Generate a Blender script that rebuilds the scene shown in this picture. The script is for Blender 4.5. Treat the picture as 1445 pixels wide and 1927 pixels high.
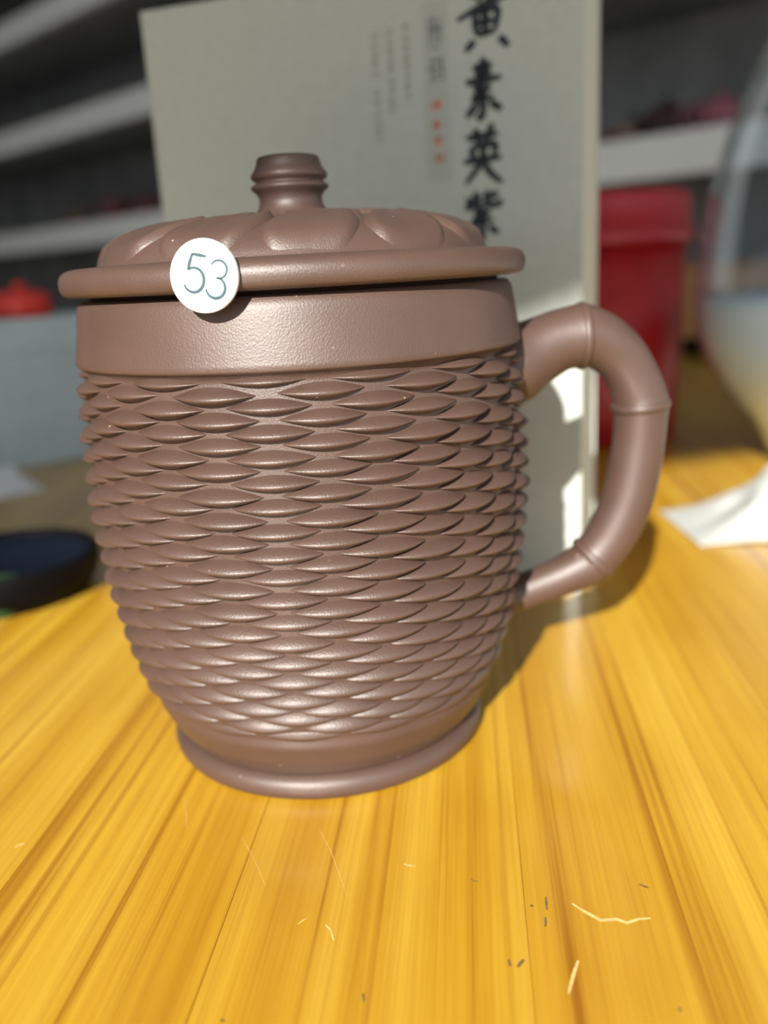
import bpy, bmesh, math, random
from mathutils import Vector, Matrix, noise

for o in list(bpy.data.objects):
    bpy.data.objects.remove(o)
scene = bpy.context.scene
COL = scene.collection
R = math.radians
mm = 0.001
random.seed(7)

# ------------------------------------------------------------------ camera
W, H, FPX = 1445, 1927, 1640.0
PITCH, ROLL = 0.27084, -0.05543
CAM = Vector((15.4, -188.3, 101.8)) * mm
FW = Vector((0, math.cos(PITCH), -math.sin(PITCH)))
UP0 = Vector((0, math.sin(PITCH), math.cos(PITCH)))
RT = Vector((1, 0, 0)) * math.cos(ROLL) + UP0 * math.sin(ROLL)
UP = UP0 * math.cos(ROLL) - Vector((1, 0, 0)) * math.sin(ROLL)
cd = bpy.data.cameras.new('camera')
cam = bpy.data.objects.new('camera', cd)
COL.objects.link(cam)
cam.matrix_world = Matrix(((RT.x, UP.x, -FW.x, CAM.x), (RT.y, UP.y, -FW.y, CAM.y),
                           (RT.z, UP.z, -FW.z, CAM.z), (0, 0, 0, 1)))
cd.sensor_fit = 'VERTICAL'
cd.sensor_height = 24.0
cd.lens = 24.0 * FPX / H
cd.clip_start = 0.005
cd.dof.use_dof = True
cd.dof.focus_distance = 0.1465
cd.dof.aperture_fstop = cd.lens / 3.6
scene.camera = cam

# ------------------------------------------------------------------ world, sun, exposure
scene.view_settings.view_transform = 'Standard'
scene.view_settings.look = 'None'
scene.view_settings.gamma = 1.0
scene.view_settings.use_curve_mapping = False
scene.view_settings.exposure = 0.0
scene.cycles.use_denoising = True
w = bpy.data.worlds.new('sky')
scene.world = w
w.use_nodes = True
bg = w.node_tree.nodes['Background']
bg.inputs['Color'].default_value = (0.80, 0.90, 1.0, 1)
bg.inputs['Strength'].default_value = 1.4
SUN_AZ, SUN_EL = R(17.5), R(27.5)
sd = bpy.data.lights.new('sun', 'SUN')
sd.energy = 10.5
sd.angle = R(0.53)
sd.color = (1.0, 0.95, 0.87)
sun = bpy.data.objects.new('sun', sd)
COL.objects.link(sun)
SUNDIR = Vector((math.sin(SUN_AZ) * math.cos(SUN_EL), math.cos(SUN_AZ) * math.cos(SUN_EL), -math.sin(SUN_EL)))
sun.rotation_euler = SUNDIR.to_track_quat('-Z', 'Y').to_euler()
sun.location = (-1, -2.5, 2)

# ------------------------------------------------------------------ pixel helpers (direction only)
def ray(x, y):
    return FW + RT * ((x - W / 2) / FPX) - UP * ((y - H / 2) / FPX)

def on_z(x, y, z=0.0):
    d = ray(x, y)
    return CAM + d * ((z - CAM.z) / d.z)

def on_plane(x, y, P, n):
    d = ray(x, y)
    return CAM + d * ((P - CAM).dot(n) / d.dot(n))

# ------------------------------------------------------------------ materials
def nodes_of(name):
    m = bpy.data.materials.new(name)
    m.use_nodes = True
    nt = m.node_tree
    return m, nt, nt.nodes['Principled BSDF']

def nd(nt, t, **kw):
    n = nt.nodes.new(t)
    for k, v in kw.items():
        if k in n.inputs.keys():
            n.inputs[k].default_value = v
        else:
            setattr(n, k, v)
    return n

def ramp(nt, fac, stops):
    r = nt.nodes.new('ShaderNodeValToRGB')
    el = r.color_ramp.elements
    while len(el) < len(stops):
        el.new(0.5)
    for e, (p, c) in zip(el, stops):
        e.position = p
        e.color = (*c, 1) if len(c) == 3 else c
    nt.links.new(fac, r.inputs['Fac'])
    return r

def plain(name, col, rough=0.5, scale=60.0, var=0.12, spec=0.5, bump=0.0, metallic=0.0, coat=0.0):
    m, nt, b = nodes_of(name)
    tc = nd(nt, 'ShaderNodeTexCoord')
    n = nd(nt, 'ShaderNodeTexNoise', Scale=scale, Detail=4.0)
    nt.links.new(tc.outputs['Object'], n.inputs['Vector'])
    lo = tuple(c * (1 - var) for c in col)
    hi = tuple(min(1, c * (1 + var)) for c in col)
    r = ramp(nt, n.outputs['Fac'], [(0.3, lo), (0.7, hi)])
    nt.links.new(r.outputs['Color'], b.inputs['Base Color'])
    b.inputs['Roughness'].default_value = rough
    b.inputs['Specular IOR Level'].default_value = spec
    b.inputs['Metallic'].default_value = metallic
    b.inputs['Coat Weight'].default_value = coat
    if bump:
        bp = nd(nt, 'ShaderNodeBump', Strength=0.5, Distance=bump)
        nt.links.new(n.outputs['Fac'], bp.inputs['Height'])
        nt.links.new(bp.outputs['Normal'], b.inputs['Normal'])
    return m

def clay(name, base, rough=0.46, grain=0.00012):
    m, nt, b = nodes_of(name)
    geo = nd(nt, 'ShaderNodeNewGeometry')
    big = nd(nt, 'ShaderNodeTexNoise', Scale=90.0, Detail=5.0)
    fine = nd(nt, 'ShaderNodeTexNoise', Scale=2900.0, Detail=3.0)
    vor = nd(nt, 'ShaderNodeTexVoronoi', Scale=900.0)
    for n in (big, fine, vor):
        nt.links.new(geo.outputs['Position'], n.inputs['Vector'])
    lo = tuple(c * 0.90 for c in base)
    hi = tuple(c * 1.10 for c in base)
    r1 = ramp(nt, big.outputs['Fac'], [(0.3, lo), (0.7, hi)])
    # tiny glints painted in as pale specks in the clay
    r2 = ramp(nt, vor.outputs['Distance'], [(0.0, (1, 1, 1)), (0.16, (1, 1, 1)), (0.24, (0, 0, 0))])
    pick = ramp(nt, vor.outputs['Color'], [(0.0, (0, 0, 0)), (0.93, (0, 0, 0)), (0.95, (1, 1, 1))])
    mul = nd(nt, 'ShaderNodeMath', operation='MULTIPLY')
    nt.links.new(r2.outputs['Color'], mul.inputs[0])
    nt.links.new(pick.outputs['Color'], mul.inputs[1])
    mx = nd(nt, 'ShaderNodeMix', data_type='RGBA')
    nt.links.new(mul.outputs[0], mx.inputs['Factor'])
    nt.links.new(r1.outputs['Color'], mx.inputs['A'])
    mx.inputs['B'].default_value = (0.36, 0.24, 0.16, 1)
    nt.links.new(mx.outputs['Result'], b.inputs['Base Color'])
    b.inputs['Roughness'].default_value = rough
    b.inputs['Specular IOR Level'].default_value = 0.68
    bp = nd(nt, 'ShaderNodeBump', Strength=0.55, Distance=grain)
    nt.links.new(fine.outputs['Fac'], bp.inputs['Height'])
    nt.links.new(bp.outputs['Normal'], b.inputs['Normal'])
    return m

def wood(name):
    m, nt, b = nodes_of(name)
    tc = nd(nt, 'ShaderNodeTexCoord')
    oi = nd(nt, 'ShaderNodeObjectInfo')
    off = nd(nt, 'ShaderNodeVectorMath', operation='SCALE')
    off.inputs[0].default_value = (3.1, 7.7, 1.3)
    nt.links.new(oi.outputs['Random'], off.inputs['Scale'])
    add = nd(nt, 'ShaderNodeVectorMath', operation='ADD')
    nt.links.new(tc.outputs['Object'], add.inputs[0])
    nt.links.new(off.outputs['Vector'], add.inputs[1])
    def stretched(sx, sy, detail, dist=0.0):
        mp = nd(nt, 'ShaderNodeMapping')
        mp.inputs['Scale'].default_value = (sx, sy, 8.0)
        nt.links.new(add.outputs['Vector'], mp.inputs['Vector'])
        n = nd(nt, 'ShaderNodeTexNoise', Scale=1.0, Detail=detail, Distortion=dist)
        nt.links.new(mp.outputs['Vector'], n.inputs['Vector'])
        return n
    wide = stretched(95, 2.4, 2.0, 0.3)
    lines = stretched(430, 3.0, 3.0, 0.2)
    fibre = stretched(1500, 26, 2.0)
    blot = stretched(22, 14, 3.0)
    c1 = ramp(nt, wide.outputs['Fac'], [(0.28, (0.51, 0.27, 0.014)), (0.5, (0.64, 0.395, 0.030)), (0.72, (0.71, 0.475, 0.058))])
    c2 = ramp(nt, lines.outputs['Fac'], [(0.30, (0.60, 0.44, 0.24)), (0.42, (0.92, 0.88, 0.8)), (0.6, (1, 1, 1))])
    c3 = ramp(nt, fibre.outputs['Fac'], [(0.3, (0.90, 0.86, 0.80)), (0.6, (1.0, 1.0, 1.0))])
    c4 = ramp(nt, blot.outputs['Fac'], [(0.3, (0.86, 0.80, 0.72)), (0.7, (1, 1, 1))])
    tone = ramp(nt, oi.outputs['Random'], [(0.0, (0.90, 0.86, 0.8)), (1.0, (1.0, 1.0, 1.0))])
    last = c1.outputs['Color']
    for c in (c2, c3, c4, tone):
        mx = nd(nt, 'ShaderNodeMix', data_type='RGBA', blend_type='MULTIPLY')
        mx.inputs['Factor'].default_value = 1.0
        nt.links.new(last, mx.inputs['A'])
        nt.links.new(c.outputs['Color'], mx.inputs['B'])
        last = mx.outputs['Result']
    nt.links.new(last, b.inputs['Base Color'])
    b.inputs['Roughness'].default_value = 0.38
    b.inputs['Coat Weight'].default_value = 0.6
    b.inputs['Coat Roughness'].default_value = 0.16
    bp = nd(nt, 'ShaderNodeBump', Strength=0.25, Distance=0.0002)
    nt.links.new(lines.outputs['Fac'], bp.inputs['Height'])
    nt.links.new(bp.outputs['Normal'], b.inputs['Normal'])
    return m

def glassy(name, ior, col=(1, 1, 1), rough=0.0):
    m, nt, b = nodes_of(name)
    b.inputs['Base Color'].default_value = (*col, 1)
    b.inputs['Transmission Weight'].default_value = 1.0
    b.inputs['Roughness'].default_value = rough
    b.inputs['IOR'].default_value = ior
    return m

M = {}
M['clay'] = clay('purple_clay', (0.072, 0.040, 0.0305))
M['wood'] = wood('pine_varnished')
M['sticker'] = plain('white_enamel', (0.88, 0.89, 0.89), 0.35, 400, 0.02)
M['digit'] = plain('teal_engraving', (0.02, 0.06, 0.075), 0.5, 900, 0.2)
M['bookcover'] = plain('grey_paper_board', (0.425, 0.465, 0.43), 0.55, 300, 0.04)
M['bookside'] = plain('cream_paper_board', (0.55, 0.56, 0.50), 0.6, 500, 0.06)
M['panel'] = plain('pale_print', (0.375, 0.41, 0.38), 0.6, 300, 0.03)
M['ink'] = plain('black_ink', (0.012, 0.018, 0.024), 0.6, 300, 0.2)
M['greyink'] = plain('grey_ink', (0.20, 0.225, 0.215), 0.6, 300, 0.1)
M['paleink'] = plain('pale_ink', (0.285, 0.295, 0.245), 0.6, 300, 0.1)
M['redink'] = plain('red_ink', (0.55, 0.16, 0.09), 0.6, 300, 0.1)
M['wall'] = plain('white_plaster', (0.84, 0.83, 0.81), 0.9, 12, 0.03, bump=0.001)
M['ceiling'] = plain('ceiling_paint', (0.80, 0.80, 0.78), 0.9, 12, 0.03)
M['floor'] = plain('grey_floor_tile', (0.52, 0.51, 0.49), 0.5, 6, 0.15)
M['shelf'] = plain('white_laminate', (0.86, 0.87, 0.84), 0.5, 40, 0.03)
M['shelfback'] = plain('shade_toned_laminate', (0.30, 0.30, 0.285), 0.7, 9, 0.25)  # shade inside the deep shelf put into the laminate's colour
M['redplastic'] = plain('red_plastic', (0.42, 0.012, 0.018), 0.38, 90, 0.08)
M['redbody'] = plain('red_tin', (0.40, 0.010, 0.010), 0.42, 90, 0.08)
M['potred'] = plain('red_clay', (0.22, 0.055, 0.055), 0.5, 80, 0.15)
M['potpink'] = plain('rose_clay', (0.36, 0.12, 0.15), 0.5, 80, 0.15)
M['potdark'] = plain('dark_clay', (0.055, 0.026, 0.024), 0.5, 80, 0.2)
M['potbrown'] = plain('brown_clay', (0.26, 0.15, 0.10), 0.5, 80, 0.15)
M['card'] = plain('brown_cardboard', (0.34, 0.17, 0.06), 0.8, 60, 0.1)
M['bluebox'] = plain('blue_grey_board', (0.46, 0.56, 0.59), 0.6, 80, 0.06)
M['black'] = plain('black_plastic', (0.002, 0.002, 0.0025), 0.6, 200, 0.2, 0.1)
M['navy'] = plain('navy_felt', (0.002, 0.004, 0.011), 0.8, 500, 0.25, 0.1)
M['green'] = plain('green_plastic', (0.012, 0.05, 0.015), 0.5, 200, 0.1)
M['redtin'] = plain('bright_red_lacquer', (0.62, 0.03, 0.02), 0.4, 80, 0.1)
M['paper'] = plain('white_paper', (0.80, 0.84, 0.88), 0.8, 200, 0.03)
M['tissue'] = plain('shade_toned_tissue', (0.40, 0.42, 0.40), 0.95, 300, 0.04, bump=0.0003)  # white tissue, with half-shade put into its greyer base colour
def thin_glass(name):
    m, nt, b = nodes_of(name)
    nt.nodes.remove(b)
    tr = nd(nt, 'ShaderNodeBsdfTransparent'); tr.inputs['Color'].default_value = (0.93, 0.96, 0.98, 1)
    gl = nd(nt, 'ShaderNodeBsdfGlossy', Roughness=0.03)
    lw = nd(nt, 'ShaderNodeLayerWeight', Blend=0.5)
    pw = nd(nt, 'ShaderNodeMath', operation='POWER'); pw.inputs[1].default_value = 4.0
    nt.links.new(lw.outputs['Facing'], pw.inputs[0])
    fr = nd(nt, 'ShaderNodeMath', operation='MULTIPLY_ADD'); fr.inputs[1].default_value = 0.9; fr.inputs[2].default_value = 0.045
    nt.links.new(pw.outputs[0], fr.inputs[0])
    mx = nd(nt, 'ShaderNodeMixShader')
    nt.links.new(fr.outputs[0], mx.inputs[0]); nt.links.new(tr.outputs[0], mx.inputs[1]); nt.links.new(gl.outputs[0], mx.inputs[2])
    nt.links.new(mx.outputs[0], nt.nodes['Material Output'].inputs['Surface'])
    return m
M['glass'] = thin_glass('clear_glass')
M['water'] = glassy('painted_sky_water', 1.33, (0.78, 0.91, 0.99), 0.05)
M['water'].node_tree.nodes['Principled BSDF'].inputs['Transmission Weight'].default_value = 0.0  # opaque pale blue stands in for sky light reflected in the water
M['scratch'] = plain('bare_scratch', (0.70, 0.46, 0.16), 0.8, 800, 0.25)
M['speck'] = plain('dark_speck', (0.17, 0.10, 0.035), 0.7, 800, 0.3)
M['frame'] = plain('window_paint', (0.8, 0.8, 0.8), 0.5, 30, 0.03)

# ------------------------------------------------------------------ mesh helpers
def link(name, me, mat, parent=None, smooth=True):
    if smooth:
        me.polygons.foreach_set('use_smooth', [True] * len(me.polygons))
    if mat is not None and not me.materials:
        me.materials.append(mat)
    o = bpy.data.objects.new(name, me)
    COL.objects.link(o)
    o.parent = parent
    return o

def mesh(name, V, F):
    me = bpy.data.meshes.new(name)
    me.from_pydata([tuple(v) for v in V], [], F)
    me.update()
    return me

def tag(o, label, cat, group=None, kind=None):
    o['label'] = label
    o['category'] = cat
    if group: o['group'] = group
    if kind: o['kind'] = kind
    return o

def empty(name, loc=(0, 0, 0), rz=0.0):
    o = bpy.data.objects.new(name, None)
    o.empty_display_size = 0.02
    COL.objects.link(o)
    o.location = loc
    o.rotation_euler.z = rz
    return o

def lathe(prof, n=96, close_ends=True, loop=False):
    """prof: list of (r, z) in metres; loop = closed profile (ring)"""
    V, F = [], []
    rings = []
    for r, z in prof:
        if r < 1e-7:
            V.append((0, 0, z)); rings.append([len(V) - 1])
        else:
            s = len(V)
            for i in range(n):
                a = 2 * math.pi * i / n
                V.append((r * math.cos(a), r * math.sin(a), z))
            rings.append(list(range(s, s + n)))
    pairs = list(zip(rings, rings[1:]))
    if loop: pairs.append((rings[-1], rings[0]))
    for A, B in pairs:
        for i in range(n):
            j = (i + 1) % n
            if len(A) == 1 and len(B) == 1: continue
            if len(A) == 1: F.append((A[0], B[j], B[i]))
            elif len(B) == 1: F.append((A[i], A[j], B[0]))
            else: F.append((A[i], A[j], B[j], B[i]))
    return V, F

def smooth_prof(pts, sub=6):
    """Catmull-Rom through (r, z) points"""
    out = []
    n = len(pts)
    for i in range(n - 1):
        p0, p1, p2, p3 = pts[max(i - 1, 0)], pts[i], pts[i + 1], pts[min(i + 2, n - 1)]
        for k in range(sub):
            t = k / sub
            out.append(tuple(0.5 * ((2 * b) + (-a + c) * t + (2 * a - 5 * b + 4 * c - d) * t * t + (-a + 3 * b - 3 * c + d) * t ** 3)
                             for a, b, c, d in zip(p0, p1, p2, p3)))
    out.append(tuple(pts[-1]))
    return out

def sweep(pts, rad, n=24, caps=True):
    """tube along 3-D points with a radius each"""
    V, F = [], []
    P = [Vector(p) for p in pts]
    ref = None
    for i, p in enumerate(P):
        t = (P[min(i + 1, len(P) - 1)] - P[max(i - 1, 0)]).normalized()
        if ref is None:
            ref = t.orthogonal().normalized()
        ref = (ref - t * ref.dot(t)).normalized()
        b = t.cross(ref)
        for k in range(n):
            a = 2 * math.pi * k / n
            V.append(p + (ref * math.cos(a) + b * math.sin(a)) * rad[i])
    for i in range(len(P) - 1):
        for k in range(n):
            j = (k + 1) % n
            F.append((i * n + k, i * n + j, (i + 1) * n + j, (i + 1) * n + k))
    if caps:
        F.append(tuple(reversed(range(n))))
        F.append(tuple(range((len(P) - 1) * n, len(P) * n)))
    return V, F

def box(x0, x1, y0, y1, z0, z1, bev=0.0):
    bm = bmesh.new()
    vs = [bm.verts.new((x, y, z)) for z in (z0, z1) for y in (y0, y1) for x in (x0, x1)]
    for f in ((0, 2, 3, 1), (4, 5, 7, 6), (0, 1, 5, 4), (2, 6, 7, 3), (0, 4, 6, 2), (1, 3, 7, 5)):
        bm.faces.new([vs[i] for i in f])
    if bev:
        bmesh.ops.bevel(bm, geom=list(bm.edges), offset=bev, segments=2, affect='EDGES', profile=0.5)
    me = bpy.data.meshes.new('box')
    bm.to_mesh(me)
    bm.free()
    return me

def lerp_tab(tab, z):
    for (z0, r0), (z1, r1) in zip(tab, tab[1:]):
        if z0 <= z <= z1:
            return r0 + (r1 - r0) * (z - z0) / (z1 - z0)
    return tab[0][1] if z < tab[0][0] else tab[-1][1]

# ------------------------------------------------------------------ the room
RZ = R(17)                       # the window wall stands turned to the table
S_AX = Vector((math.cos(RZ), math.sin(RZ), 0))
N_AX = Vector((-math.sin(RZ), math.cos(RZ), 0))
FLOOR_Z, CEIL_Z = -0.75, 1.95
S0, S1, N0, N1 = -2.7, 2.5, -1.3, 4.0
WIN_S0, WIN_S1, WIN_Z0, WIN_Z1 = -2.62, 2.42, 0.02, 0.1145 + 1.4 * math.tan(SUN_EL) / math.cos(SUN_AZ + RZ)

def struct(name, me, mat):
    o = link(name, me, mat, None, False)
    o.rotation_euler.z = RZ
    o['kind'] = 'structure'
    return o

struct('floor', box(S0, S1, N0, N1, FLOOR_Z - 0.1, FLOOR_Z), M['floor'])
struct('ceiling', box(S0, S1, N0, N1, CEIL_Z, CEIL_Z + 0.1), M['ceiling'])
struct('wall_back', box(S0, S1, N1, N1 + 0.1, FLOOR_Z, CEIL_Z), M['wall'])
struct('wall_left', box(S0 - 0.1, S0, N0, N1, FLOOR_Z, CEIL_Z), M['wall'])
struct('wall_right', box(S1, S1 + 0.1, N0, N1, FLOOR_Z, CEIL_Z), M['wall'])
bm = bmesh.new()
for b in ((S0, WIN_S0, FLOOR_Z, CEIL_Z), (WIN_S1, S1, FLOOR_Z, CEIL_Z),
          (WIN_S0, WIN_S1, FLOOR_Z, WIN_Z0), (WIN_S0, WIN_S1, WIN_Z1, CEIL_Z)):
    t = box(b[0], b[1], N0 - 0.1, N0, b[2], b[3])
    bm.from_mesh(t)
me = bpy.data.meshes.new('wall_front')
bm.to_mesh(me); bm.free()
struct('wall_front', me, M['wall'])
bm = bmesh.new()
for b in ((WIN_S0, WIN_S0 + 0.05, WIN_Z0, WIN_Z1), (WIN_S1 - 0.05, WIN_S1, WIN_Z0, WIN_Z1),
          (WIN_S0 + 0.05, WIN_S1 - 0.05, WIN_Z0, WIN_Z0 + 0.04)):
    bm.from_mesh(box(b[0], b[1], N0 - 0.08, N0 - 0.03, b[2], b[3]))
me = bpy.data.meshes.new('window_frame')
bm.to_mesh(me); bm.free()
struct('window_1', me, M['frame'])
# daylight portal filling the window opening (sampling guide for the sky light)
pd = bpy.data.lights.new('window_portal', 'AREA')
pd.shape = 'RECTANGLE'
pd.size, pd.size_y = WIN_S1 - WIN_S0, WIN_Z1 - WIN_Z0
pd.cycles.is_portal = True
po = bpy.data.objects.new('window_portal', pd)
COL.objects.link(po)
pc = S_AX * ((WIN_S0 + WIN_S1) / 2) + N_AX * (N0 - 0.05)
po.location = (pc.x, pc.y, (WIN_Z0 + WIN_Z1) / 2)
po.rotation_euler = N_AX.to_track_quat('-Z', 'Y').to_euler()

# ------------------------------------------------------------------ table of glued pine boards
table = empty('table', (0, 0, FLOOR_Z), R(-6))
tag(table, 'varnished golden pine table under the brown lidded mug', 'table')
TX0, TX1, TY0, TY1 = -0.56, 0.45, -0.44, 0.83
x = TX0
TZ = -FLOOR_Z
while x < TX1 - 1e-4:
    wd = random.uniform(0.040, 0.062)
    if TX1 - (x + wd) < 0.03: wd = TX1 - x
    link('plank', box(x, x + wd, TY0, TY1, TZ - 0.028, TZ, 0.00025), M['wood'], table, False)
    x += wd
for sx in (TX0 + 0.05, TX1 - 0.11):
    for sy in (TY0 + 0.05, TY1 - 0.11):
        link('leg', box(sx, sx + 0.06, sy, sy + 0.06, 0, TZ - 0.028, 0.003), M['wood'], table, False)
for (a, b, c, d) in ((TX0 + 0.07, TX1 - 0.07, TY0 + 0.07, TY0 + 0.09), (TX0 + 0.07, TX1 - 0.07, TY1 - 0.09, TY1 - 0.07)):
    link('apron', box(a, b, c, d, TZ - 0.11, TZ - 0.028, 0.002), M['wood'], table, False)

# wear on the varnish: scratches and specks
def ribbon2d(pts, widths, lift):
    V, F = [], []
    n = len(pts)
    for i in range(n):
        p = Vector(pts[i]).to_2d()
        t = (Vector(pts[min(i + 1, n - 1)]).to_2d() - Vector(pts[max(i - 1, 0)]).to_2d())
        t = t.normalized() if t.length > 1e-9 else Vector((1, 0))
        q = Vector((-t.y, t.x)) * widths[i] * 0.5
        V += [(p.x + q.x, p.y + q.y, lift), (p.x - q.x, p.y - q.y, lift)]
    for i in range(n - 1):
        F.append((2 * i, 2 * i + 1, 2 * i + 3, 2 * i + 2))
    return V, F

tinv = (Matrix.Translation((0, 0, FLOOR_Z)) @ Matrix.Rotation(R(-6), 4, 'Z')).inverted()
def wear(name, px, wpx, mat):
    P = [tinv @ on_z(*q) for q in px]
    n = len(P)
    wd = [wpx * 0.00006 * (0.35 + 0.65 * math.sin(math.pi * (i + 0.5) / n)) for i in range(n)]
    V, F = ribbon2d([(p.x, p.y) for p in P], wd, TZ + 0.00003)
    link(name, mesh(name, V, F), M[mat], table, False)
wear('scratch', [(1076, 1700), (1090, 1710), (1108, 1720), (1130, 1732), (1160, 1730), (1180, 1737), (1200, 1730), (1224, 1728)], 12, 'scratch')
wear('scratch', [(1070, 1870), (1076, 1845), (1082, 1825), (1088, 1808)], 9, 'scratch')
wear('scratch', [(455, 1575), (480, 1620), (500, 1668)], 1.4, 'scratch')
wear('scratch', [(600, 1560), (622, 1600), (640, 1650), (655, 1690)], 1.4, 'scratch')
wear('scratch', [(760, 1626), (770, 1629), (782, 1630)], 8, 'scratch')
wear('scratch', [(28, 1596), (36, 1590), (46, 1588)], 8, 'scratch')
wear('scratch', [(612, 1740), (622, 1750), (628, 1770)], 6, 'scratch')
wear('scratch', [(560, 1740), (570, 1732), (578, 1728)], 4, 'scratch')
wear('scratch', [(345, 1500), (350, 1530), (352, 1560)], 1.4, 'scratch')
wear('speck', [(1027, 1688), (1028, 1700), (1029, 1712)], 8, 'speck')
wear('speck', [(1026, 1726), (1027, 1735), (1026, 1744)], 7, 'speck')
wear('speck', [(998, 1704), (1003, 1706)], 9, 'speck')
wear('speck', [(1203, 1664), (1212, 1668), (1220, 1671)], 8, 'speck')
wear('speck', [(974, 1820), (980, 1812), (986, 1806)], 10, 'speck')
wear('speck', [(957, 1806), (960, 1818)], 8, 'speck')
wear('speck', [(886, 1655), (893, 1659), (900, 1658)], 5, 'speck')
wear('speck', [(1278, 1896), (1281, 1904)], 8, 'speck')
wear('speck', [(683, 1870), (685, 1885)], 6, 'speck')
wear('speck', [(415, 1919), (422, 1922)], 8, 'speck')

# ------------------------------------------------------------------ the mug
mug = empty('lidded_mug')
tag(mug, 'brown clay mug with basket-weave relief and bamboo handle on the pine table', 'mug')
# outer silhouette radius by height (weave tops), millimetres
SIL = [(5.0, 34.4), (9.0, 37.0), (14.5, 39.5), (20, 41.4), (26, 43.0), (31, 44.2), (40, 45.8), (48, 46.8),
       (57, 47.35), (66, 47.25), (76, 46.85), (82, 46.45), (86.6, 46.0), (91, 45.3), (96, 44.5), (98, 44.1), (100, 43.6)]
def relief(z): return 1.35 + 0.75 * min(1.0, max(0.0, (z - 16) / 38.0))
def under(z):
    r = lerp_tab(SIL, z)
    if z < 15.5: k = max(0.0, (z - 13.5) / 2.0)
    elif z > 85.4: k = max(0.0, (86.6 - z) / 1.2)
    else: k = 1.0
    return r - relief(z) * (0.35 + 0.65 * k if z < 86.7 else 0.0) if z < 86.6 else r
prof = [(0, 3.0), (31.0, 3.0), (33.0, 4.2), (33.6, 5.0)]
z = 5.6
while z < 86.5:
    prof.append((under(z), z)); z += 0.6
prof += [(45.2, 86.55), (45.75, 86.7), (45.95, 87.1)]
z = 88.0
while z < 98.3:
    prof.append((lerp_tab(SIL, z), z)); z += 0.8
prof += [(43.6, 98.5), (43.3, 98.8), (42.9, 98.9), (41.2, 98.9), (40.6, 98.5), (40.9, 90), (42.3, 60), (39.5, 30), (34, 9), (30, 7), (0, 7)]
V, F = lathe([(r * mm, zz * mm) for r, zz in prof], 144)
body = link('body', mesh('body', V, F), M['clay'], mug)
ring = [(36.0 + 0, 2.4), (35.85, 3.4), (35.3, 4.3), (34.4, 4.95), (33.4, 5.2), (32.0, 5.0), (31.0, 3.0), (31.0, 0.4), (31.6, 0.0),
        (34.4, 0.0), (35.3, 0.45), (35.85, 1.3)]
V, F = lathe([(r * mm, zz * mm) for r, zz in reversed(ring)], 144, loop=True)
link('foot_ring', mesh('foot_ring', V, F), M['clay'], mug)

# woven strands: 33 rows of 15 round the belly, each a carved spindle
def strand_mesh(k, zc, rnd):
    q = k / 32.0
    Lh = R(10.0 + 1.3 * q)
    Hh = 1.62 + 0.30 * q
    P = relief(zc) + 0.2
    if k == 0: Hh, P = 1.25, relief(zc) * 0.85
    if k == 32: Hh, P = 1.5, relief(zc) * 0.55
    nu, nv, T0 = 20, 16, -0.18
    V, F = [], []
    for i in range(nu + 1):
        s = -1 + 2 * i / nu
        e = max(0.0, 1 - abs(s) ** 2.0)
        hh = Hh * (0.05 + 0.95 * e ** (1.20 - 0.38 * q))
        pr = P * e ** (1.05 - 0.2 * q)
        for j in range(nv + 1):
            t = 1 - 2 * j / nv
            if t > T0: g = 1 - ((t - T0) / (1 - T0)) ** 1.6
            else: g = 1 - ((T0 - t) / (1 + T0)) ** 1.9
            zz = zc + hh * t
            rr = under(max(6, min(85.4, zz))) - 0.22 + (pr + 0.22) * g if e > 0 else under(min(85.4, zz)) - 0.22
            a = Lh * s
            V.append((rr * mm * math.sin(a), -rr * mm * math.cos(a), zz * mm))
    for i in range(nu):
        for j in range(nv):
            a = i * (nv + 1) + j
            F.append((a, a + 1, a + nv + 2, a + nv + 1))
    return V, F

rest_V, rest_F = [], []
PITCH_A = 24.0
for k in range(33):
    zc = 85.15 - 2.145 * k + (0.0 if k else -0.05)
    V, F = strand_mesh(k, zc, random)
    me = mesh('weave_strand', V, F)
    me.polygons.foreach_set('use_smooth', [True] * len(me.polygons))
    me.materials.append(M['clay'])
    for c in range(15):
        a = -4.0 + PITCH_A * c + (12.0 if k % 2 else 0.0) + random.uniform(-0.5, 0.5)
        a = (a + 180) % 360 - 180
        dz = random.uniform(-0.10, 0.10) * mm
        if abs(a - 6) < 104:
            o = bpy.data.objects.new('weave_strand', me)
            COL.objects.link(o)
            o.parent = body
            o.rotation_euler = (random.uniform(-0.004, 0.004), 0, R(a))
            o.location.z = dz
        else:
            m4 = Matrix.Rotation(R(a), 4, 'Z')
            b0 = len(rest_V)
            rest_V += [tuple(m4 @ Vector(v)) for v in V]
            rest_F += [tuple(i + b0 for i in f) for f in F]
o = link('weave_strands', mesh('weave_strands', rest_V, rest_F), M['clay'], body)
o['kind'] = 'stuff'

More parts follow.
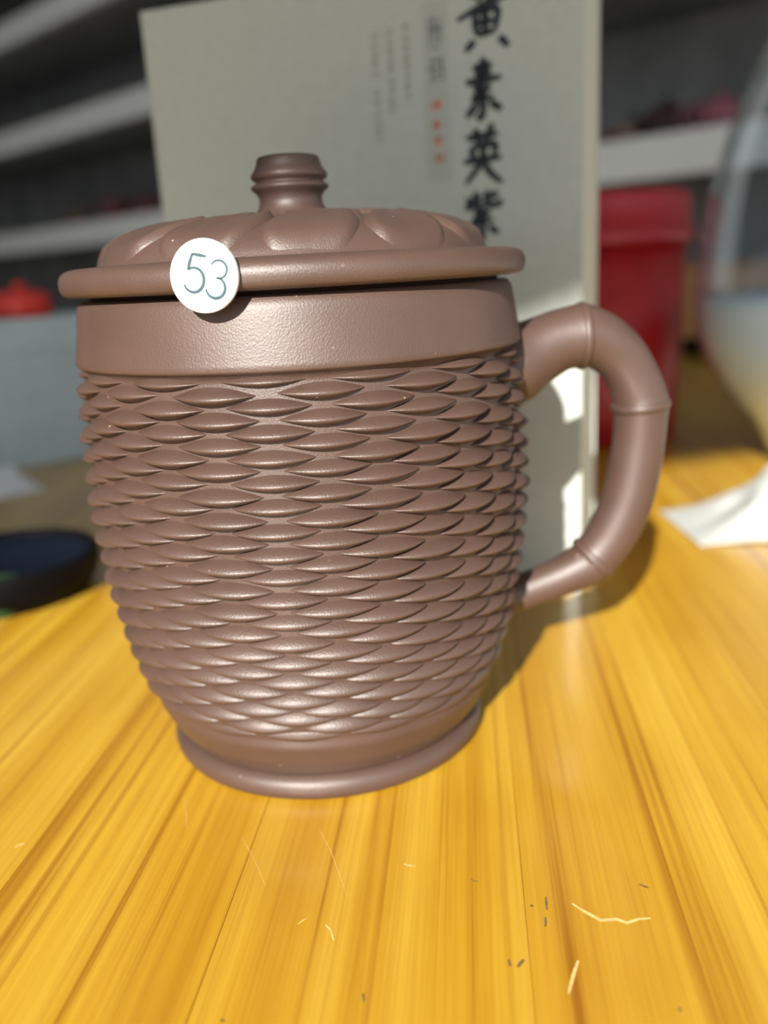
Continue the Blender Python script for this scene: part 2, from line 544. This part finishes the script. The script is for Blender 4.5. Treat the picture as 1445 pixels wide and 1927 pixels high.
# bamboo-shaped handle (r outwards, z), millimetres, radius
HD = [(41.0, 79.5, 9.4), (45.5, 80.8, 8.9), (50.0, 82.8, 7.4), (55.0, 84.9, 6.7), (58.6, 85.6, 6.75), (60.2, 85.7, 6.95), (61.6, 85.5, 6.6), (65.2, 83.9, 6.15),
      (69.2, 80.4, 5.75), (72.0, 75.8, 5.65), (73.4, 72.0, 5.85), (73.8, 69.8, 6.15), (73.8, 67.9, 5.9), (73.5, 62.0, 5.75), (72.4, 54.0, 5.8), (70.6, 46.8, 5.85),
      (67.5, 40.0, 5.75), (64.9, 36.4, 5.6), (63.3, 34.8, 5.65), (61.6, 33.4, 5.3), (56.3, 31.0, 4.65), (50.6, 29.0, 4.3), (46.0, 27.6, 4.2), (40.5, 26.2, 4.2)]
HA = R(3)
hs = smooth_prof(HD, 5)
hpts = [(r * math.cos(HA) * mm, r * math.sin(HA) * mm, zz * mm) for r, zz, q in hs]
V, F = sweep(hpts, [q * mm for _, _, q in hs], 32)
handle = link('handle', mesh('handle', V, F), M['clay'], mug)
def node_ring(i0, rr, tw=0.42):
    c = Vector(hpts[i0])
    t = (Vector(hpts[i0 + 1]) - Vector(hpts[i0 - 1])).normalized()
    side = Vector((-math.sin(HA), math.cos(HA), 0))
    b = t.cross(side).normalized()
    V, F = [], []
    n, m = 48, 10
    for i in range(n):
        a = 2 * math.pi * i / n
        d = side * math.cos(a) + b * math.sin(a)
        for j in range(m):
            q = 2 * math.pi * j / m
            V.append(c + d * (rr * mm + tw * mm * math.cos(q)) + t * (tw * 2.2 * mm * math.sin(q)))
    for i in range(n):
        for j in range(m):
            F.append((i * m + j, ((i + 1) % n) * m + j, ((i + 1) % n) * m + (j + 1) % m, i * m + (j + 1) % m))
    link('bamboo_node', mesh('bamboo_node', V, F), M['clay'], handle)
node_ring(25, 6.85)
node_ring(55, 6.05)
node_ring(90, 5.60)

# ------------------------------------------------------------------ the lid
lid = empty('mug_lid', (0, 0, 98.9 * mm))
tag(lid, 'brown clay lid with carved leaf dome and bamboo-joint knob on the mug', 'lid')
LZ = 98.9
rim = [(39.0, 98.9), (41.4, 98.9), (41.4, 99.75), (45.2, 99.7), (46.1, 99.9), (46.7, 100.5), (46.98, 101.5), (46.95, 102.8), (46.5, 103.8), (45.6, 104.5), (44.2, 104.85), (41.0, 105.0), (39.0, 105.0)]
V, F = lathe([(r * mm, (zz - LZ) * mm) for r, zz in rim], 160, loop=True)
link('rim', mesh('rim', V, F), M['clay'], lid)
DOME = [(39.9, 104.6), (39.5, 105.2), (38.7, 106.4), (37.2, 107.9), (34.8, 109.35), (31.5, 110.6), (27.0, 111.6), (21.0, 112.3), (14.0, 112.75), (8.0, 113.0), (0, 113.0)]
dm = smooth_prof(DOME, 5)
V, F = lathe([(max(r, 0) * mm, (zz - LZ) * mm) for r, zz in dm], 128)
dome = link('dome', mesh('dome', V, F), M['clay'], lid)
# arc-length table of the dome profile for laying leaves on it
arc = [(0.0, dm[0][0], dm[0][1])]
for p, q in zip(dm, dm[1:]):
    arc.append((arc[-1][0] + math.hypot(q[0] - p[0], q[1] - p[1]), q[0], q[1]))
def dome_at(s):
    for a, b in zip(arc, arc[1:]):
        if a[0] <= s <= b[0]:
            t = (s - a[0]) / max(1e-9, b[0] - a[0])
            dr, dz = b[1] - a[1], b[2] - a[2]
            l = math.hypot(dr, dz)
            return a[1] + dr * t, a[2] + dz * t, -(-dz / l), -dr / l
    return arc[-1][1], arc[-1][2], 0, 1
def leaf(ang, s0, length, width, lean, lift):
    nu, nv = 14, 16
    V, F = [], []
    for j in range(nv + 1):
        v = j / nv
        hw = width * (math.sin(math.pi * min(1, 0.22 + 0.78 * v)) ** 0.8 if v < 1 else 0.0)
        for i in range(nu + 1):
            u = -1 + 2 * i / nu
            s = s0 + length * v
            r, zz, nr, nz = dome_at(s)
            off = u * hw + lean * v * v
            a = R(ang) + off / max(r, 6.0)
            edge = 1 - abs(u) ** 9
            h = lift * (0.45 + 0.55 * (abs(u) ** 2)) * edge * min(1, v * 5) * min(1, (1 - v) * 9) - 0.12 + 0.10 * u
            if abs(u) < 0.08: h -= 0.12 * min(1, v * 4)
            rr, z2 = r + nr * h, zz + nz * h
            V.append((rr * mm * math.sin(a), -rr * mm * math.cos(a), (z2 - LZ) * mm))
    for j in range(nv):
        for i in range(nu):
            a = j * (nu + 1) + i
            F.append((a, a + 1, a + nu + 2, a + nu + 1))
    link('leaf_relief', mesh('leaf_relief', V, F), M['clay'], dome)
for i in range(12):
    leaf(8 + 30 * i, 0.8, 18.0, 8.6, 7.0, 1.7)
for i in range(9):
    leaf(20 + 40 * i, 11.0, 15.0, 6.0, -5.0, 1.4)
KN = [(9.6, 112.6), (8.2, 113.2), (7.1, 114.3), (6.45, 115.6), (6.35, 116.8), (6.9, 117.8), (7.75, 118.5), (7.9, 118.9), (7.6, 119.3), (6.75, 119.75),
      (6.75, 119.95), (7.5, 120.4), (7.75, 120.9), (7.6, 121.5), (7.0, 122.2), (6.55, 123.2), (6.3, 124.2), (6.0, 124.6), (5.4, 124.75), (0, 124.75)]
V, F = lathe([(r * mm, (zz - LZ) * mm) for r, zz in KN], 96)
link('knob', mesh('knob', V, F), M['clay'], lid)

# ------------------------------------------------------------------ round number tag on the lid's edge
TA = R(-12.9)
tn = Vector((math.sin(TA), -math.cos(TA), 0))
tx = Vector((math.cos(TA), math.sin(TA), 0))
tc0 = tn * (47.05 * mm) + Vector((0, 0, 102.3 * mm))
tagm = empty('number_tag')
tag(tagm, 'small round white tag numbered 53 stuck to the lid rim', 'tag')
up = Vector((0, 0, 1))
tilt = R(3)
tu = (up * math.cos(tilt) + tn * -math.sin(tilt)).normalized()
tnn = tx.cross(tu)
tagm.matrix_world = Matrix(((tx.x, tu.x, tnn.x, tc0.x), (tx.y, tu.y, tnn.y, tc0.y), (tx.z, tu.z, tnn.z, tc0.z), (0, 0, 0, 1)))
TR = 5.65
V, F = lathe([(0, 0), ((TR - .15) * mm, 0), (TR * mm, .15 * mm), (TR * mm, .85 * mm), ((TR - .15) * mm, 1.0 * mm), (0, 1.0 * mm)], 72)
link('disc', mesh('disc', V, F), M['sticker'], tagm, False)
def arc_pts(cx, cy, rx, ry, a0, a1, n=16):
    return [(cx + rx * math.cos(R(a0 + (a1 - a0) * i / n)), cy + ry * math.sin(R(a0 + (a1 - a0) * i / n))) for i in range(n + 1)]
def digit(strokes, ox, oy, sc, rot):
    V, F = [], []
    for pts, wd in strokes:
        P = [(ox + (x * math.cos(rot) - y * math.sin(rot)) * sc, oy + (x * math.sin(rot) + y * math.cos(rot)) * sc) for x, y in pts]
        n = len(P)
        ww = [wd * (0.85 + 0.45 * math.sin(math.pi * i / max(1, n - 1))) for i in range(n)]
        v, f = ribbon2d(P, ww, 1.05)
        b0 = len(V)
        V += v; F += [tuple(i + b0 for i in q) for q in f]
    V = [(a * mm, b * mm, c * mm) for a, b, c in V]
    link('digit', mesh('digit', V, F), M['digit'], tagm, False)
rot = R(-13)
digit([([(0.44, 1.0), (0.22, 1.0), (0.0, 1.0)], .5), ([(0.02, 1.0), (-0.02, 0.78), (-0.05, 0.56)], .5),
       ([(-0.05, 0.56), (0.03, 0.62)] + arc_pts(0.16, 0.32, 0.30, 0.33, 108, -150, 22), .46)], -2.95, -2.10, 5.7, rot)
digit([(arc_pts(0.20, 0.76, 0.24, 0.24, 160, -75, 18) + [(0.16, 0.53)], .38),
       ([(0.16, 0.53)] + arc_pts(0.18, 0.26, 0.28, 0.28, 70, -165, 20), .46)], 0.55, -3.10, 5.7, rot)

# ------------------------------------------------------------------ boxed book behind the mug
BPSI = R(19)
bz = on_z(1091, 1118)
book = empty('boxed_book', (bz.x, bz.y, 0), -BPSI)     # local: -x along the cover to the left, +y away
tag(book, 'upright pale grey boxed book with large black brush calligraphy behind the mug', 'book')
cn = Vector((-math.sin(BPSI), -math.cos(BPSI), 0))
tl = on_plane(265, 22, bz, cn)
BW, BH, BT = (tl - bz).to_2d().length, tl.z, 0.040
BK = (bz.y - CAM.y) / 0.2728            # print scale
def bzz(z): return 101.8 + (z - 101.8) * BK
link('slipcase', box(-BW, 0, 0.0022, BT, 0, BH, 0.0005), M['bookside'], book, False)
link('front_cover', box(-BW - 0.0004, 0.0002, -0.0002, 0.0022, 0, BH, 0.0004), M['bookcover'], book, False)
link('back_cover', box(-BW - 0.0004, 0.0006, BT, BT + 0.0022, 0, BH, 0.0004), M['bookcover'], book, False)
def on_cover(V):   # (s from the right edge, z) millimetres with lift towards the viewer
    return [(-a * BK * mm, -0.0002 - c * mm, bzz(b) * mm) for a, b, c in V]
def brush(name, strokes, s_r, z_b, wd, ht, thick, mat, lift=0.05):
    """strokes in a unit box; s_r = distance of the box's LEFT edge from the cover's right edge"""
    V, F = [], []
    for st in strokes:
        pts = smooth_prof(st, 6) if len(st) > 2 else [tuple(a + (b - a) * t / 6 for a, b in zip(*st)) for t in range(7)]
        P = [(-(s_r - x * wd), z_b + y * ht) for x, y in pts]
        n = len(P)
        ww = [thick * (0.55 + 0.65 * math.sin(math.pi * (0.15 + 0.8 * i / (n - 1))) ** 1.2) for i in range(n)]
        v, f = ribbon2d(P, ww, lift)
        b0 = len(V)
        V += [(-a, b, c) for a, b, c in v]
        F += [tuple(i + b0 for i in q) for q in f]
    V = [(-a * BK * mm, -0.0002 - c * mm, bzz(b) * mm) for a, b, c in V]
    link(name, mesh(name, V, F), M[mat], book, False)
HUANG = [[(.25, .88), (.78, .93)], [(.40, 1.02), (.42, .78)], [(.63, 1.04), (.60, .78)], [(.98, .84), (.55, .74), (.0, .56)],
         [(.34, .62), (.37, .32)], [(.34, .62), (.76, .66), (.72, .34)], [(.36, .48), (.72, .50)], [(.36, .33), (.72, .35)], [(.54, .72), (.54, .34)],
         [(.34, .24), (.14, .10)], [(.80, .26), (.98, .10)]]
SU = [[(.28, .86), (.72, .90)], [(.32, .76), (.70, .79)], [(.12, .64), (.92, .68)], [(.52, 1.02), (.50, .60)],
      [(.56, .66), (.36, .54), (.60, .46)], [(.68, .56), (.30, .36), (.74, .38)], [(.5, .44), (.5, .04)], [(.36, .28), (.12, .08)], [(.66, .30), (.92, .16)], [(.5, .04), (.34, .10)]]
YING = [[(.12, .82), (.88, .86)], [(.34, .98), (.38, .74)], [(.74, 1.04), (.60, .76)], [(.24, .66), (.28, .46)], [(.24, .66), (.78, .69), (.74, .46)],
        [(.05, .42), (.95, .46)], [(.52, .76), (.47, .42), (.08, .04)], [(.50, .42), (.68, .20), (.96, .02)]]
ZI = [[(.34, .98), (.33, .72)], [(.33, .86), (.48, .88)], [(.16, .88), (.17, .72)], [(.06, .66), (.50, .76)], [(.90, .94), (.62, .84)], [(.62, 1.0), (.62, .74), (.92, .72), (.94, .82)],
      [(.58, .66), (.36, .56), (.60, .48)], [(.70, .58), (.26, .38), (.78, .42)], [(.5, .44), (.5, .0)], [(.36, .28), (.14, .10)], [(.66, .30), (.90, .14)]]
brush('calligraphy_character', HUANG, 36.5, 160.5, 15.5, 18.5, 2.0, 'ink')
brush('calligraphy_character', SU, 36.0, 143.0, 13.5, 17.0, 2.1, 'ink')
brush('calligraphy_character', YING, 36.2, 125.0, 13.0, 16.5, 2.0, 'ink')
brush('calligraphy_character', ZI, 36.4, 108.5, 12.5, 15.0, 1.9, 'ink')
link('title_panel', mesh('title_panel', on_cover([(47.2, 127.0, .02), (39.4, 127.0, .02), (39.4, 177.0, .02), (47.2, 177.0, .02)]), [(0, 1, 2, 3)]), M['panel'], book, False)
rng = random.Random(3)
def glyph(n):
    out = []
    for _ in range(n):
        if rng.random() < .55:
            y = rng.uniform(.05, .95); out.append([(rng.uniform(0, .25), y), (rng.uniform(.75, 1), y + rng.uniform(-.05, .08))])
        else:
            x = rng.uniform(.1, .9); out.append([(x, rng.uniform(.7, 1)), (x + rng.uniform(-.1, .1), rng.uniform(0, .35))])
    return out
for zb, hgt in ((164.0, 9.5), (154.0, 8.5)):
    brush('title_character', glyph(9), 46.0, zb, 5.0, hgt, 0.55, 'greyink')
for i in range(4):
    brush('red_character', glyph(6), 44.9, 147.0 - i * 4.7 - (1.0 if i else 0), 3.2, 3.7, 0.55, 'redink')
for s_l, z_top, cnt in ((53.5, 172.5, 8), (58.5, 172.0, 9), (63.4, 171.5, 12)):
    for i in range(cnt):
        if cnt == 12 and i == 5: continue
        brush('small_character', glyph(5), s_l, z_top - 2.65 * (i + 1), 2.2, 2.1, 0.34, 'paleink')

# ------------------------------------------------------------------ red lidded canister
can = empty('red_canister', (0.147, 0.322, 0))
tag(can, 'red lidded canister standing behind the boxed book', 'canister')
c1 = [(0, 0), (.0405, 0), (.0415, .0012), (.0425, .03), (.0445, .112), (.0435, .112), (0, .112)]
V, F = lathe(c1, 72)
link('canister_body', mesh('canister_body', V, F), M['redbody'], can)
c2 = [(.0447, .108), (.0478, .108), (.0484, .109), (.0484, .113), (.0476, .1145), (.0462, .1155), (.0458, .130), (.0450, .1335), (.0425, .1350), (.036, .1352), (.033, .1335), (0, .1335)]
V, F = lathe(c2, 72)
link('canister_lid', mesh('canister_lid', V, F), M['redplastic'], can)

# ------------------------------------------------------------------ shelving unit along the far side
SH_P = Vector((0.387, 0.985, 0))
SH_A = R(-44)
SD = Vector((math.cos(SH_A), math.sin(SH_A), 0))
SN = Vector((-math.sin(SH_A), math.cos(SH_A), 0))
shelf = empty('shelving_unit', (SH_P.x, SH_P.y, FLOOR_Z), SH_A)
tag(shelf, 'open shelving unit with thick white boards behind the table', 'shelf')
SX0, SX1, SDP = -3.0, 0.62, 0.40
TH = 0.051
SHZ = [-0.69, -0.44, -0.075, 0.222, 0.465, 0.700, 0.94]
for zc in SHZ:
    bo = link('board', box(SX0, SX1, 0.016, SDP, zc + TH / 2 - 0.022 - FLOOR_Z, zc + TH / 2 - FLOOR_Z), M['shelfback'], shelf, False)  # painted-shade tone behind the white lip
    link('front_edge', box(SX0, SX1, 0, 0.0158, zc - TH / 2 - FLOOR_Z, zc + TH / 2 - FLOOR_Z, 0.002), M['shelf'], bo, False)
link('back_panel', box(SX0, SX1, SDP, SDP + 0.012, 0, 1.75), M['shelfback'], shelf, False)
for x in (SX0, -0.66, SX1 - 0.03):
    for z0, z1 in zip([FLOOR_Z] + [q + TH / 2 for q in SHZ], [SHZ[0] - TH / 2] + [q - TH / 2 for q in SHZ[1:]] + [FLOOR_Z + 1.75]):
        if z1 - z0 > 0.002:
            link('upright', box(x, x + 0.03, 0.004, SDP, z0 - FLOOR_Z, z1 - FLOOR_Z), M['shelf'], shelf, False)

def shelf_pt(px, py, back):
    P = on_plane(px, py, SH_P + SN * back, SN)
    return P
def teapot(name, px, zc, back, sc, mat, rz, label, group=None):
    P = shelf_pt(px, 300, back)
    e = empty(name, (P.x, P.y, zc + TH / 2), rz)
    tag(e, label, 'teapot', group)
    pb = [(0, 0), (.026, 0), (.030, .003), (.041, .016), (.044, .028), (.040, .040), (.030, .049), (.022, .052), (0, .052)]
    V, F = lathe([(r * sc, q * sc) for r, q in smooth_prof(pb, 4)], 40)
    link('pot_body', mesh('pot_body', V, F), M[mat], e)
    pl = [(.023, .0515), (.022, .054), (.014, .058), (.005, .060), (.004, .063), (.0065, .067), (.005, .071), (0, .0715)]
    V, F = lathe([(r * sc, q * sc) for r, q in pl], 32)
    link('pot_lid', mesh('pot_lid', V, F), M[mat], e)
    sp = smooth_prof([(.036, 0, .018), (.052, 0, .026), (.060, 0, .040), (.070, 0, .050)], 5)
    V, F = sweep([tuple(c * sc for c in p) for p in sp], [(.011 - .0065 * i / (len(sp) - 1)) * sc for i in range(len(sp))], 14)
    link('spout', mesh('spout', V, F), M[mat], e)
    hp = smooth_prof([(-.036, 0, .042), (-.055, 0, .048), (-.068, 0, .036), (-.060, 0, .018), (-.040, 0, .013)], 6)
    V, F = sweep([tuple(c * sc for c in p) for p in hp], [.0042 * sc] * len(hp), 12)
    link('pot_handle', mesh('pot_handle', V, F), M[mat], e)
    return e
def cup(px, zc, back, sc, mat, label):
    P = shelf_pt(px, 300, back)
    pc = [(0, .002), (.016, 0), (.018, .002), (.027, .020), (.031, .040), (.0295, .040), (.025, .020), (.015, .005), (0, .005)]
    V, F = lathe([(r * sc, q * sc) for r, q in pc], 36)
    o = link('clay_cup', mesh('clay_cup', V, F), M[mat])
    o.location = (P.x, P.y, zc + TH / 2)
    tag(o, label, 'cup')
teapot('clay_teapot', 1252, SHZ[3], .09, 0.80, 'potdark', SH_A + R(170), 'dark brown clay teapot on the white shelf beside a rose teapot')
teapot('clay_teapot', 1352, SHZ[3], .07, 0.70, 'potpink', SH_A + R(20), 'rose-coloured clay teapot on the white shelf behind the glass pitcher')
cup(1180, SHZ[3], .08, 0.62, 'potbrown', 'light brown clay cup on the white shelf above the red canister')
cup(1150, SHZ[3], .10, 0.55, 'potred', 'small reddish cup on the white shelf next to the boxed book')
cup(205, SHZ[3], .10, 1.25, 'potred', 'red clay cup on the shelf right next to a brown cup')
cup(268, SHZ[3], .14, 1.2, 'potred', 'red clay cup on the shelf half hidden behind the boxed book')
cup(135, SHZ[3], .15, 1.2, 'potbrown', 'brown clay cup on the shelf beyond the lid rim')
P = shelf_pt(1318, 560, .10)
cb = empty('carton', (P.x, P.y, SHZ[2] + TH / 2), SH_A)
tag(cb, 'brown cardboard carton on the low shelf behind the red canister', 'box')
link('carton_body', box(-0.15, 0.15, -0.06, 0.06, 0, 0.135, 0.001), M['card'], cb, False)
link('carton_flap', box(-0.15, 0.15, -0.0605, -0.002, 0.135, 0.137, 0.0005), M['card'], cb, False)
link('carton_flap', box(-0.15, 0.15, 0.002, 0.0605, 0.135, 0.137, 0.0005), M['card'], cb, False)

# ------------------------------------------------------------------ left of the mug
P = on_z(6, 890)
bb = empty('storage_box', (P.x, P.y, 0), R(38))
tag(bb, 'pale blue-grey lidded box on the table with a small red pot on top', 'box')
link('box_body', box(0, 0.11, 0, 0.07, 0, 0.072, 0.0015), M['bluebox'], bb, False)
link('box_lid', box(-0.0015, 0.1115, -0.0015, 0.0715, 0.066, 0.086, 0.0015), M['bluebox'], bb, False)
q = bb.matrix_basis @ Vector((0.032, 0.022, 0.086))
V, F = lathe([(0, 0), (.0155, 0), (.017, .0015), (.017, .010), (.0155, .0135), (.009, .0155), (.004, .0158), (.0045, .0185), (.002, .0205), (0, .0205)], 40)
o = link('red_lacquer_pot', mesh('red_lacquer_pot', V, F), M['redtin'])
o.location = q
tag(o, 'small bright red lidded pot on top of the blue-grey box', 'pot')

pp = empty('paper_slip', (-0.196, 0.262, 0), R(32))
tag(pp, 'folded white paper slip lying flat in front of the blue-grey box', 'paper')
link('paper_sheet', box(-0.026, 0.026, -0.022, 0.022, 0.0, 0.0012, 0.0003), M['paper'], pp, False)
V = [(-.026, -.022, .0013), (.020, -.022, .0013), (.020, .020, .0075), (-.026, .020, .0075), (-.026, -.022, .0019), (.020, -.022, .0019), (.020, .020, .0081), (-.026, .020, .0081)]
link('paper_fold', mesh('paper_fold', V, [(3, 2, 1, 0), (4, 5, 6, 7), (0, 1, 5, 4), (1, 2, 6, 5), (2, 3, 7, 6), (3, 0, 4, 7)]), M['paper'], pp, False)

bd = empty('black_dish', (-0.117, 0.101, 0))
tag(bd, 'low round black dish with navy blue lining on the table', 'dish')
V, F = lathe(smooth_prof([(0, 0), (.024, 0), (.0275, .0016), (.0305, .0065), (.0315, .0125), (.0305, .0143), (.0290, .0135), (.0265, .008), (.0225, .0055), (0, .005)], 4), 64)
link('dish_body', mesh('dish_body', V, F), M['black'], bd)
V, F = lathe([(0, .0058), (.0215, .0064), (.0245, .0082), (.0280, .0118), (.0284, .0125), (.0274, .0122), (.0235, .0088), (0, .0074)], 64)
link('lining', mesh('lining', V, F), M['navy'], bd)
V, F = lathe([(0, 0), (.009, 0), (.010, .001), (.0098, .008), (.0088, .010), (.006, .0105), (0, .0105)], 36)
o = link('bottle_cap', mesh('bottle_cap', V, F), M['green'])
P = on_z(0, 1150)
o.location = (P.x, P.y, 0)
tag(o, 'small green cap beside the black dish', 'cap')

# ------------------------------------------------------------------ right of the mug
GC = Vector((0.244, 0.224, 0))
gout = [(0, .0), (.034, .0), (.037, .0015), (.0385, .005), (.046, .0185), (.057, .032), (.066, .045), (.0735, .062), (.0755, .081), (.0745, .101), (.0705, .128), (.064, .152),
        (.057, .171), (.046, .196), (.038, .214), (.035, .228), (.038, .242)]
go = smooth_prof(gout[3:], 4)
full = gout[:3] + go
inner = [(max(0, r - .0022), max(z, .006)) for r, z in reversed(go)]
inner = [p for p in inner if p[1] > .0061] + [(.036, .0062), (0, .0055)]
V, F = lathe(full + [(full[-1][0] - .0011, full[-1][1] + .0006)] + inner, 96)
glass = link('glass_pitcher', mesh('glass_pitcher', V, F), M['glass'])
glass.location = GC
tag(glass, 'large clear rounded glass pitcher on the table beside the white tissue', 'pitcher')
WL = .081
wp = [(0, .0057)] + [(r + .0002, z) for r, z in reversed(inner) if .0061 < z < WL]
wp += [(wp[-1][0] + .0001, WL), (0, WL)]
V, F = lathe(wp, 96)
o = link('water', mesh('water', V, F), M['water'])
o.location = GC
tag(o, 'water with painted pale blue sky reflection filling the lower half of the glass pitcher', 'liquid')

# crumpled tissue
def tissue():
    nx, ny = 90, 56
    V, F = [], []
    idx = {}
    for j in range(ny + 1):
        for i in range(nx + 1):
            u, v = i / nx, j / ny
            x, y = u * 0.150, v * 0.046
            e = min(1, u / 0.30) ** 0.9 * min(1, (1 - u) / .12) * min(1, v / .22) ** .7 * min(1, (1 - v) / .22) ** .7
            p = Vector((x * 22, y * 30, 1.7))
            n1 = 1 - abs(noise.noise(p)) * 2
            n2 = 1 - abs(noise.noise(p * 2.3 + Vector((3, 1, 0)))) * 2
            n3 = noise.noise(p * 5.0)
            h = (0.012 + 0.036 * min(1, u * 1.3)) * e * (0.50 + 0.42 * n1 + 0.24 * n2 + 0.08 * n3)
            wob = 0.007 * noise.noise(Vector((x * 40, 3.3, 0))) - 0.010 * (u - .5) ** 2
            V.append((x, y + wob - 0.006 * math.sin(u * 5), max(0.0009, h + 0.0009)))
            idx[i, j] = len(V) - 1
    for j in range(ny):
        for i in range(nx):
            F.append((idx[i, j], idx[i + 1, j], idx[i + 1, j + 1], idx[i, j + 1]))
    me = mesh('crumpled_tissue', V, F)
    bm = bmesh.new(); bm.from_mesh(me)
    bmesh.ops.solidify(bm, geom=list(bm.faces), thickness=0.0006)
    bm.to_mesh(me); bm.free()
    return me
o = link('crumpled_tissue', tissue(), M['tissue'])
o.location = (0.128, 0.112, 0.0)
o.rotation_euler.z = R(0)
tag(o, 'crumpled white tissue lying in front of the glass pitcher', 'tissue')

V, F = lathe([(0, 0), (.013, 0), (.014, .001), (.0135, .016), (.0125, .0175), (0, .0175)], 32)
o = link('pot_stopper', mesh('pot_stopper', V, F), M['black'])
P = on_z(1308, 668)
o.location = (P.x, P.y, 0)
tag(o, 'small black stopper on the far end of the table beyond the pitcher', 'stopper')
